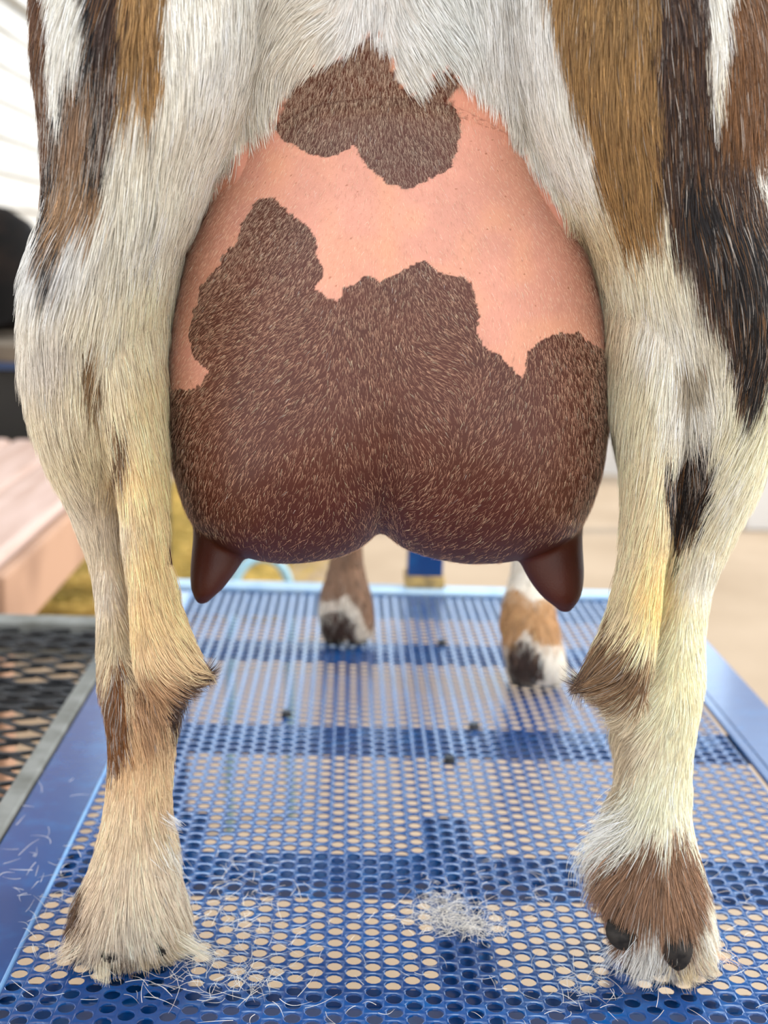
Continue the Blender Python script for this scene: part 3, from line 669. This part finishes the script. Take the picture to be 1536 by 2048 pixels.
# ---- hair
# x, y, direction x, direction y (down +), length mm, lift
CTRL = [
 (100, 60, -.10, 1, 24, .16), (220, 60, -.08, 1, 24, .14), (350, 60, -.02, 1, 22, .14), (480, 60, -.1, 1, 18, .14), (110, 250, -.18, 1, 26, .18), (200, 260, -.22, 1, 26, .15), (320, 260, -.05, 1, 24, .14), (450, 250, .02, 1, 16, .14),
 (110, 400, -.40, 1, 28, .20), (200, 420, -.30, 1, 28, .16), (300, 420, -.02, 1, 24, .16), (400, 380, .25, 1, 16, .20), (90, 520, -.35, 1, 30, .20), (180, 560, -.25, 1, 28, .16), (300, 520, .15, 1, 24, .16), (360, 480, .45, 1, 16, .25),
 (90, 700, -.22, 1, 30, .22), (180, 700, 0, 1, 26, .16), (290, 650, .30, 1, 24, .16), (330, 650, .4, 1, 16, .22), (90, 820, -.05, 1, 28, .20), (200, 850, .15, 1, 24, .14), (300, 850, .22, 1, 22, .14),
 (150, 980, .12, 1, 20, .14), (230, 1000, .18, 1, 20, .12), (310, 1000, .14, 1, 20, .14), (190, 1150, .04, 1, 16, .12), (245, 1150, .05, 1, 16, .10), (300, 1150, .18, 1, 20, .14), (340, 1180, .25, 1, 20, .2),
 (210, 1280, -.02, 1, 16, .12), (280, 1260, .35, 1, 20, .14), (340, 1270, .5, 1, 22, .18), (385, 1300, .7, .8, 18, .2), (310, 1330, .9, .5, 20, .2), (370, 1335, 1, .15, 20, .22), (410, 1345, 1, .15, 16, .2),
 (290, 1380, .1, .9, 16, .35), (340, 1380, .6, .6, 18, .4), (330, 1430, .1, 1, 14, .35), (220, 1400, .05, 1, 16, .15), (230, 1480, .1, 1, 14, .14), (280, 1550, 0, 1, 11, .12), (230, 1600, -.05, 1, 11, .14), (340, 1600, .15, 1, 12, .25), (355, 1660, .3, 1, 16, .4),
 (200, 1700, -.15, 1, 14, .18), (280, 1720, 0, 1, 15, .15), (350, 1740, .25, 1, 16, .22), (160, 1800, -.3, 1, 20, .3), (270, 1820, .1, 1, 20, .22), (360, 1830, .35, 1, 20, .3), (160, 1880, -.7, .7, 26, .5), (150, 1830, -.4, 1, 24, .4), (260, 1890, .05, 1, 18, .3), (345, 1885, 1, .45, 30, .5), (365, 1820, .5, 1, 24, .4), (195, 1930, -.5, 1, 22, .45), (260, 1925, .1, 1, 20, .4), (315, 1925, .6, .9, 24, .45),
 # right leg
 (1000, 60, .15, 1, 18, .14), (1080, 120, .25, 1, 20, .14), (1100, 260, .35, 1, 20, .14), (1110, 370, .35, 1, 14, .2), (1200, 60, .04, 1, 24, .14), (1300, 60, .05, 1, 24, .14), (1450, 60, .03, 1, 22, .14), (1220, 250, .10, 1, 26, .14), (1320, 260, .20, 1, 26, .15), (1450, 250, .12, 1, 24, .15), (1200, 400, .08, 1, 24, .16), (1300, 430, .18, 1, 28, .16), (1420, 430, .32, 1, 28, .16), (1500, 430, .28, 1, 26, .18),
 (1180, 500, -.45, 1, 16, .3), (1195, 600, -.5, 1, 18, .3), (1260, 560, -.15, 1, 24, .16), (1350, 560, .22, 1, 28, .16), (1470, 600, .25, 1, 28, .18), (1230, 700, -.35, 1, 22, .22), (1310, 720, -.05, 1, 26, .15), (1400, 720, .22, 1, 28, .16), (1510, 740, .05, 1, 26, .18),
 (1250, 850, -.25, 1, 22, .2), (1320, 880, -.05, 1, 24, .15), (1400, 880, .12, 1, 26, .16), (1500, 880, -.15, 1, 24, .2), (1270, 1000, -.25, 1, 22, .16), (1350, 1000, -.10, 1, 24, .16), (1450, 1000, -.25, 1, 20, .2),
 (1260, 1120, -.30, 1, 20, .16), (1320, 1120, -.08, 1, 16, .12), (1400, 1120, -.2, 1, 18, .18), (1240, 1200, -.35, 1, 22, .2), (1300, 1220, -.12, 1, 18, .14), (1380, 1230, -.03, 1, 14, .12), (1210, 1290, -.65, .9, 24, .2), (1280, 1290, -.55, .9, 22, .18), (1180, 1350, -1, .45, 24, .25), (1250, 1350, -1, .35, 24, .2), (1290, 1350, -.8, .5, 18, .2),
 (1350, 1350, 0, 1, 12, .12), (1230, 1400, -.9, .5, 20, .3), (1280, 1430, -.7, .6, 18, .25), (1350, 1470, 0, 1, 10, .10), (1240, 1500, -.5, .8, 16, .3), (1300, 1550, -.2, 1, 12, .15), (1235, 1610, -1, .8, 30, .7), (1230, 1660, -1, .7, 44, .9), (1300, 1650, -.2, 1, 16, .25), (1360, 1620, .05, 1, 11, .12),
 (1235, 1720, -.8, 1, 34, .6), (1300, 1740, -.1, 1, 18, .25), (1370, 1740, .15, 1, 18, .18), (1230, 1820, -.15, 1, 22, .35), (1310, 1820, .05, 1, 24, .3), (1350, 1850, .0, 1, 22, .35), (1400, 1800, .35, 1, 20, .2), (1235, 1885, -.8, .6, 26, .45), (1320, 1900, -.1, 1, 16, .3), (1420, 1880, .7, .9, 24, .3), (1440, 1905, 1, .3, 36, .45), (1290, 1940, -.5, .8, 22, .45), (1350, 1940, .2, 1, 18, .4), (1395, 1935, .8, .7, 26, .45),
 # perineum
 (740, 20, 0, 1, 12, .2), (640, 20, -.9, .5, 14, .3), (580, 80, -.7, .9, 16, .35), (560, 180, -.25, 1, 14, .3), (530, 240, .15, 1, 14, .25), (660, 110, -.5, .9, 10, .25), (840, 40, .7, .8, 14, .3), (900, 90, .8, .8, 14, .3), (950, 150, .35, 1, 14, .3), (840, 120, .55, .9, 12, .25), (965, 200, .2, 1, 12, .3),
]
CTRL_U = [(500, 480, -.3, 1), (450, 650, -.9, .35), (420, 800, -.9, .5), (450, 950, -.6, 1), (600, 520, -.4, .9), (600, 650, -.7, .6), (580, 800, -.6, .6), (600, 950, -.3, .9), (640, 1050, -.2, .7), (700, 600, 0, 1), (740, 700, .1, 1), (740, 850, .15, 1), (730, 1000, .5, .9), (800, 600, -.1, 1), (850, 600, .5, .8), (880, 720, 1, .35), (850, 850, .6, .7), (830, 1000, -.6, .6),
          (1000, 780, -.5, .9), (1000, 900, -.6, .8), (1100, 800, -.3, 1), (1120, 950, -.5, .9), (1150, 720, -.1, 1), (950, 1030, -.5, .7), (640, 200, -.3, 1), (740, 200, 0, 1), (860, 230, .3, 1), (1000, 450, .2, 1), (440, 1150, 0, 1), (1100, 1150, 0, 1), (620, 400, -.1, 1)]
def tri_data(me):
    me.calc_loop_triangles(); n = len(me.loop_triangles); t = np.empty(n * 3, 'i'); me.loop_triangles.foreach_get('vertices', t); return t.reshape(-1, 3)
def sample(me, n, weight):
    v = verts_of(me); nr = normals_of(me); t = tri_data(me)
    a, b, c = v[t[:, 0]], v[t[:, 1]], v[t[:, 2]]; ar = np.linalg.norm(np.cross(b - a, c - a), axis=1) / 2
    cen = (a + b + c) / 3; nn = nr[t].mean(1); w_ = ar * weight(cen, proj(cen), nn); w_ /= w_.sum()
    k = rng.choice(len(t), n, p=w_); r1 = np.sqrt(rng.random(n)); r2 = rng.random(n)
    u = np.stack([1 - r1, r1 * (1 - r2), r1 * r2], 1)[:, :, None]
    p = (np.stack([a[k], b[k], c[k]], 1) * u).sum(1); q = (nr[t[k]] * u).sum(1); q /= np.linalg.norm(q, axis=1)[:, None]
    return p, q
def world_dir(px_dir, nrm, pts):
    d = np.zeros((len(pts), 3)); d[:, 0] = px_dir[:, 0]; d[:, 2] = -px_dir[:, 1]
    d -= nrm * (d * nrm).sum(1)[:, None]; l = np.linalg.norm(d, axis=1)[:, None]
    return d / np.maximum(l, 1e-4)
def make_hair(name, pts, nrm, flow, length, lift, rad, col, m, parent, K=6, clump=None, curl=.05, tipcol=None, **kw):
    n = len(pts); t = np.linspace(0, 1, K)[None, :, None]
    L_ = length[:, None, None]; fl = flow[:, None, :]; nr = nrm[:, None, :]; lf = lift[:, None, None]
    pos = pts[:, None, :] + L_ * (fl * t * (1 - .12 * lf) + nr * lf * (t - .55 * t * t) * 1.3)
    w1 = rng.normal(0, 1, (n, 1, 3)); w2 = rng.normal(0, 1, (n, 1, 3))
    pos += L_ * curl * (w1 * t * t + w2 * np.sin(t * pi) * .5)
    if clump is not None:
        cell, amt = clump; m_ = max(50, int(n / cell)); idx = rng.choice(n, m_, replace=False)
        kd = kdtree.KDTree(m_)
        for i, j in enumerate(idx): kd.insert(pts[j], i)
        kd.balance(); near = np.array([idx[kd.find(p)[1]] for p in pts])
        a_ = (amt * rng.uniform(.4, 1, n))[:, None, None]
        pos = pos + (pos[near] - pos) * (a_ * t ** 1.4)
    pos[:, :, 2] = np.maximum(pos[:, :, 2], .0012)
    hc = bpy.data.hair_curves.new(name); hc.add_curves([K] * n)
    hc.position_data.foreach_set('vector', pos.astype('f').ravel())
    ra = hc.attributes.new('radius', 'FLOAT', 'POINT') if 'radius' not in hc.attributes else hc.attributes['radius']
    prof = np.array([1.0, 1.0, .95, .8, .55, .2])[None, :] if K == 6 else np.linspace(1, .25, K)[None, :]
    ra.data.foreach_set('value', (rad[:, None] * prof).astype('f').ravel())
    ca = hc.attributes.new('hair', 'FLOAT_COLOR', 'POINT')
    c = np.repeat(col[:, None, :], K, 1)
    if tipcol is not None: c = c + (tipcol[:, None, :] - c) * (t ** 1.5)
    ca.data.foreach_set('color', np.concatenate([c, np.ones((n, K, 1))], 2).astype('f').ravel())
    hc.materials.append(m)
    return link(name, hc, None, parent, **kw)

NB = 360000
def wgt(c, px, nn):
    near = np.where(c[:, 1] < .92, 1.0, .09)
    near = np.where((c[:, 1] > 1.1) & (c[:, 2] < .2), .30, near)
    facing = np.clip(.60 - nn[:, 1] * 1.2, .25, 1.0); facing = np.where(c[:, 1] < .92, facing, 1)
    bare = inpoly(px, BARE) & (c[:, 1] < .84)
    w_ = near * facing * np.where(bare, 0, 1)
    foot = (px[:, 1] > 1200) & (c[:, 1] < .92); return np.where(foot, w_ * 1.8, w_) * (c[:, 2] > .013)
pts, nrm = sample(body_me, NB, wgt); ppx = proj(pts)
ff = flow_field(ppx, CTRL); isf = (pts[:, 1] > .95)
ff[isf, 0] *= .1; ff[isf, 1] = 1; ff[isf, 2] = 12; ff[isf, 3] = .12
ff[:, 0] += rng.normal(0, .055, NB) + .05 * vnoise(ppx / 40, 61)
fl = world_dir(ff[:, :2], nrm, pts)
length = ff[:, 2] * .001 * rng.uniform(.55, 1.15, NB); lift = ff[:, 3] * rng.uniform(.4, 1.6, NB)
col = fur_color(pts, ppx + rng.normal(0, 1.0, (NB, 2)) * [4.0, 14.0])
col *= (rng.lognormal(0, 1, NB) ** np.where(col.mean(1) < .3, .34, .17) * (1 + .14 * vnoise(ppx / [5, 70], 63)))[:, None]
dk = rng.random(NB) < .07; col[dk] *= .45
# pale guard hairs scattered through the dark markings, more on the left thigh and round the spot on the right
dark_ = col.mean(1) < .16; rr_ = rng.random(NB)
zone = np.where((ppx[:, 0] < 330) & (ppx[:, 1] > 90) & (ppx[:, 1] < 620), .26, .05) + np.where((ppx[:, 0] > 1290) & (ppx[:, 1] > 820) & (ppx[:, 1] < 960), .22, 0) + np.where((ppx[:, 0] < 330) & (ppx[:, 1] > 1250), .12, 0)
pk = dark_ & (rr_ < zone); col[pk] = lin((196, 186, 176)) * rng.uniform(.6, 1.1, pk.sum())[:, None]
gk = dark_ & ~pk & (rr_ > .86) & (pts[:, 1] < .95); col[gk] = lin((138, 98, 62)) * rng.uniform(.5, 1.1, gk.sum())[:, None]
wk = ~dark_ & (ppx[:, 0] < 320) & (ppx[:, 1] < 560) & (ppx[:, 1] > 200) & (rr_ < .07); col[wk] *= .3
col = np.clip(col, .004, .92)
body_hair = make_hair('coat', pts, nrm, fl, length, lift, rng.uniform(.00009, .00016, NB), col, MT['hair'], body, clump=(22, .42), curl=.022, tipcol=np.clip(col * 1.12 + .02, 0, .95), label='long straight hairs of the coat')

# long feathering at the feet: locks rooted where the photo shows them, flaring outwards
bvh_body = bvhtree.BVHTree.FromPolygons([tuple(v) for v in verts_of(body_me)], tri_data(body_me).tolist())
tp, tnr, tfl, tln, tli, tco = [], [], [], [], [], []
for (x, y, dx, dy, ln_, sp, cnt, cc) in ((155, 1862, -.55, 1, .022, 14, 240, (224, 200, 170)), (165, 1890, -1, .45, .024, 12, 240, (226, 206, 178)), (205, 1915, .15, 1, .022, 12, 260, (232, 216, 186)), (300, 1925, .2, 1, .016, 16, 200, (190, 168, 132)), (250, 1920, -.1, 1, .014, 14, 140, (120, 100, 80)),
        (350, 1880, 1, .30, .030, 10, 260, (236, 222, 196)), (372, 1840, .6, .9, .020, 8, 160, (228, 216, 200)), (352, 1690, .5, 1, .016, 20, 160, (236, 228, 214)), (345, 1640, .9, .5, .012, 12, 120, (236, 230, 222)),
        (1440, 1880, .8, .7, .024, 14, 240, (246, 238, 226)), (1425, 1905, 1, .22, .036, 7, 200, (236, 196, 160)), (1440, 1895, 1, .12, .030, 8, 160, (244, 226, 206)), (1235, 1895, -.8, .7, .022, 16, 300, (234, 232, 228)), (1290, 1925, -.3, 1, .018, 22, 300, (232, 226, 214)), (1375, 1935, .2, 1, .016, 20, 260, (222, 200, 160)),
        (1232, 1640, -1, .45, .030, 18, 260, (238, 234, 224)), (1228, 1670, -1, .75, .030, 16, 260, (236, 230, 218)), (1225, 1600, -.9, .7, .022, 16, 160, (240, 234, 218)), (1222, 1720, -.6, 1, .022, 14, 160, (190, 160, 130)), (1455, 1800, .3, 1, .014, 12, 80, (160, 116, 74))):
    for _ in range(cnt):
        q_ = (x + random.gauss(0, sp), y + random.gauss(0, sp)); dv = Vector(P(q_[0], q_[1], .7) - CAM).normalized(); h_ = bvh_body.ray_cast(Vector(CAM), dv)
        if h_[0] is None or h_[0].y > .92: continue
        g = Vector((dx + random.gauss(0, .12), -.35, -dy + random.gauss(0, .12))).normalized(); n0 = h_[1] if h_[1].y < 0 else -h_[1]
        tp.append(h_[0]); tnr.append(n0); tfl.append(g); tln.append(ln_ * random.uniform(.5, 1.1)); tli.append(random.uniform(.1, .5)); tco.append(lin(cc) * random.lognormvariate(0, .15))
tp = np.array([tuple(v) for v in tp]); tnr = np.array([tuple(v) for v in tnr]); tfl = np.array([tuple(v) for v in tfl])
make_hair('feathering', tp, tnr, tfl, np.array(tln), np.array(tli), np.full(len(tp), .00012), np.clip(np.array(tco), 0, .92), MT['hair'], body, clump=(16, .6), curl=.06, label='long loose hair around the feet')

# fine short hair on the udder and the skin above it: strands per square metre
def udder_dens(px):
    dark = inpoly(px, SK_TOP) | inpoly(px, SK_LOW); y = px[:, 1]
    d = np.interp(y, [0, 400, 620, 800, 950, 1050, 1110, 1300], [1.7e6, 1.4e6, .80e6, .42e6, .28e6, .18e6, .06e6, .04e6])
    return np.where(dark, d, .5e6)
def udder_hair(name, me, cond, parent):
    v = verts_of(me); t = tri_data(me); a, b, c = v[t[:, 0]], v[t[:, 1]], v[t[:, 2]]; cen = (a + b + c) / 3; px = proj(cen)
    nn = normals_of(me)[t].mean(1); ar = np.linalg.norm(np.cross(b - a, c - a), axis=1) / 2
    wv = udder_dens(px) * cond(cen, px, nn); n = int((ar * wv).sum()); print(name, n)
    pts, nrm = sample(me, n, lambda c_, p_, n_: wv + 1e-9); px = proj(pts)
    f2 = flow_field(px, CTRL_U); f2[:, 0] += rng.normal(0, .2, n); f2[:, 1] += rng.normal(0, .15, n)
    fl = world_dir(f2, nrm, pts); q = jit(px, 6, 9, 20); dark = inpoly(q, SK_TOP) | inpoly(q, SK_LOW)
    ln = np.where(dark, np.interp(px[:, 1], [0, 150, 400, 620, 800, 1100], [.0052, .0034, .0022, .0026, .0034, .0036]), .0026) * rng.uniform(.6, 1.4, n)
    tb = np.clip((px[:, 1] - 350) / 350, 0, 1)[:, None]
    cd = lin((198, 172, 150)) * (1 - tb) + lin((224, 176, 146)) * tb
    c = np.where(dark[:, None], cd, lin((236, 186, 160))) * rng.lognormal(0, .38, n)[:, None]
    r = np.where(dark, .000046, .000045) * rng.uniform(.6, 1.25, n)
    return make_hair(name, pts, nrm, fl, ln, np.full(n, .30) * rng.uniform(.5, 1.5, n), r, np.clip(c, 0, .95), MT['hair'], parent, K=4, curl=.03, label='fine short pale hair on the skin')
udder_hair('short_hair', rest_me, lambda c, px, nn: (nn[:, 1] < .3) & (c[:, 1] < UY + .01), udder)
udder_hair('short_hair', body_me, lambda c, px, nn: inpoly(px, BARE) & (c[:, 1] < .80) & (px[:, 1] < 300) & ~inpoly(px, OUT) & (nn[:, 1] < .2), body)

# ---- hooves and dewclaws
def claw(name, x, yb, w_, h, ln, toe=0.0, parent=goat, **k):
    """one hoof claw: heel bulb towards the camera (yb), toe pointing forward"""
    bm = bmesh.new(); rings = []
    for t, sw, sh in ((0, .55, .50), (.06, .85, .80), (.2, 1, 1), (.5, .98, 1.05), (.8, .75, .8), (.95, .45, .45), (1, .2, .2)):
        cx = x + toe * t * ln; yy = yb + ln * t
        rings.append([(cx + w_ / 2 * sw * cos(a), yy, .0005 + max(0, h * sh * (.5 + .5 * sin(a))) if sin(a) > -.5 else .0005) for a in np.linspace(0, 2 * pi, 21)[:-1]])
    loft(bm, rings[::-1]); bmesh.ops.recalc_face_normals(bm, faces=bm.faces)
    return link(name, bm_mesh(name, bm), MT['horn'], parent, smooth=True, **k)
for px, py, wpx, h, ln in ((222, 1940, 62, .026, .062), (296, 1936, 60, .026, .062), (1292, 1950, 66, .026, .062), (1374, 1958, 68, .026, .062),
                            (668, 1290, 46, .020, .052), (716, 1290, 46, .020, .052), (1046, 1374, 52, .022, .055), (1100, 1374, 52, .022, .055)):
    c = PZ(px, py, .0); a = PZ(px - wpx / 2, py, 0); b = PZ(px + wpx / 2, py, 0)
    claw('hoof', c[0], c[1], b[0] - a[0], h, ln, label='dark grey hoof claw')
def dew(px, py, Y, wpx, hpx, lean=0.0):
    bm = bmesh.new(); rings = []
    for t, s in ((0, .9), (.25, 1), (.5, .95), (.75, .75), (.92, .45), (1, .15)):
        y_ = py - hpx / 2 + hpx * t; c = P(px + lean * t * hpx, y_, Y - .006 * sin(t * pi)); hw = (P(px + wpx / 2, y_, Y) - P(px - wpx / 2, y_, Y))[0] / 2
        rings.append([(c[0] + hw * s * cos(a), c[1] + .007 * s * sin(a), c[2]) for a in np.linspace(0, 2 * pi, 17)[:-1]])
    loft(bm, rings); bmesh.ops.recalc_face_normals(bm, faces=bm.faces)
    link('dewclaw', bm_mesh('dewclaw', bm), MT['horn'], goat, smooth=True, label='dark horny dewclaw')
dew(222, 1906, .723, 46, 40); dew(322, 1892, .731, 40, 40)
dew(1248, 1872, .719, 74, 56); dew(1352, 1902, .708, 66, 76, .05)

# ------------------------------------------------------------------ shed hair lying on the deck
def shed(n, cx, cy, sx_, sy_, ln):
    px = np.stack([rng.normal(cx, sx_, n), rng.normal(cy, sy_, n)], 1); p = np.array([PZ(a, b, .002) for a, b in px])
    a = rng.uniform(0, 2 * pi, n); d = np.stack([np.cos(a), np.sin(a), np.zeros(n)], 1); p[:, 2] = rng.uniform(.0015, .006, n)
    return p, d, rng.uniform(.5, 1.2, n) * ln
SH = [shed(260, 905, 1838, 44, 16, .014), shed(160, 880, 1812, 22, 24, .010), shed(120, 950, 1862, 30, 8, .014), shed(160, 470, 1830, 70, 60, .018), shed(130, 440, 1960, 80, 40, .018), shed(90, 110, 1780, 50, 90, .016), shed(70, 1050, 1780, 90, 50, .016), shed(110, 1430, 1850, 60, 70, .016), shed(60, 700, 1900, 200, 90, .014), shed(40, 270, 1620, 30, 90, .014), shed(70, 1180, 1980, 90, 30, .016)]
p = np.concatenate([s[0] for s in SH]); d = np.concatenate([s[1] for s in SH]); ln = np.concatenate([s[2] for s in SH]); n = len(p)
ok = (p[:, 0] > X0) & (p[:, 0] < X1) & (p[:, 1] > YD0); p, d, ln = p[ok], d[ok], ln[ok]; n = len(p)
make_hair('shed_hair', p, np.tile([0, 0, 1.], (n, 1)), d, ln, np.full(n, .12), np.full(n, .00015), np.tile(lin((232, 226, 216)), (n, 1)) * rng.uniform(.6, 1.1, n)[:, None], MT['hair'], None, curl=.16,
          label='loose pale clipped hairs scattered on the blue perforated deck', cat='hair', kind='stuff')
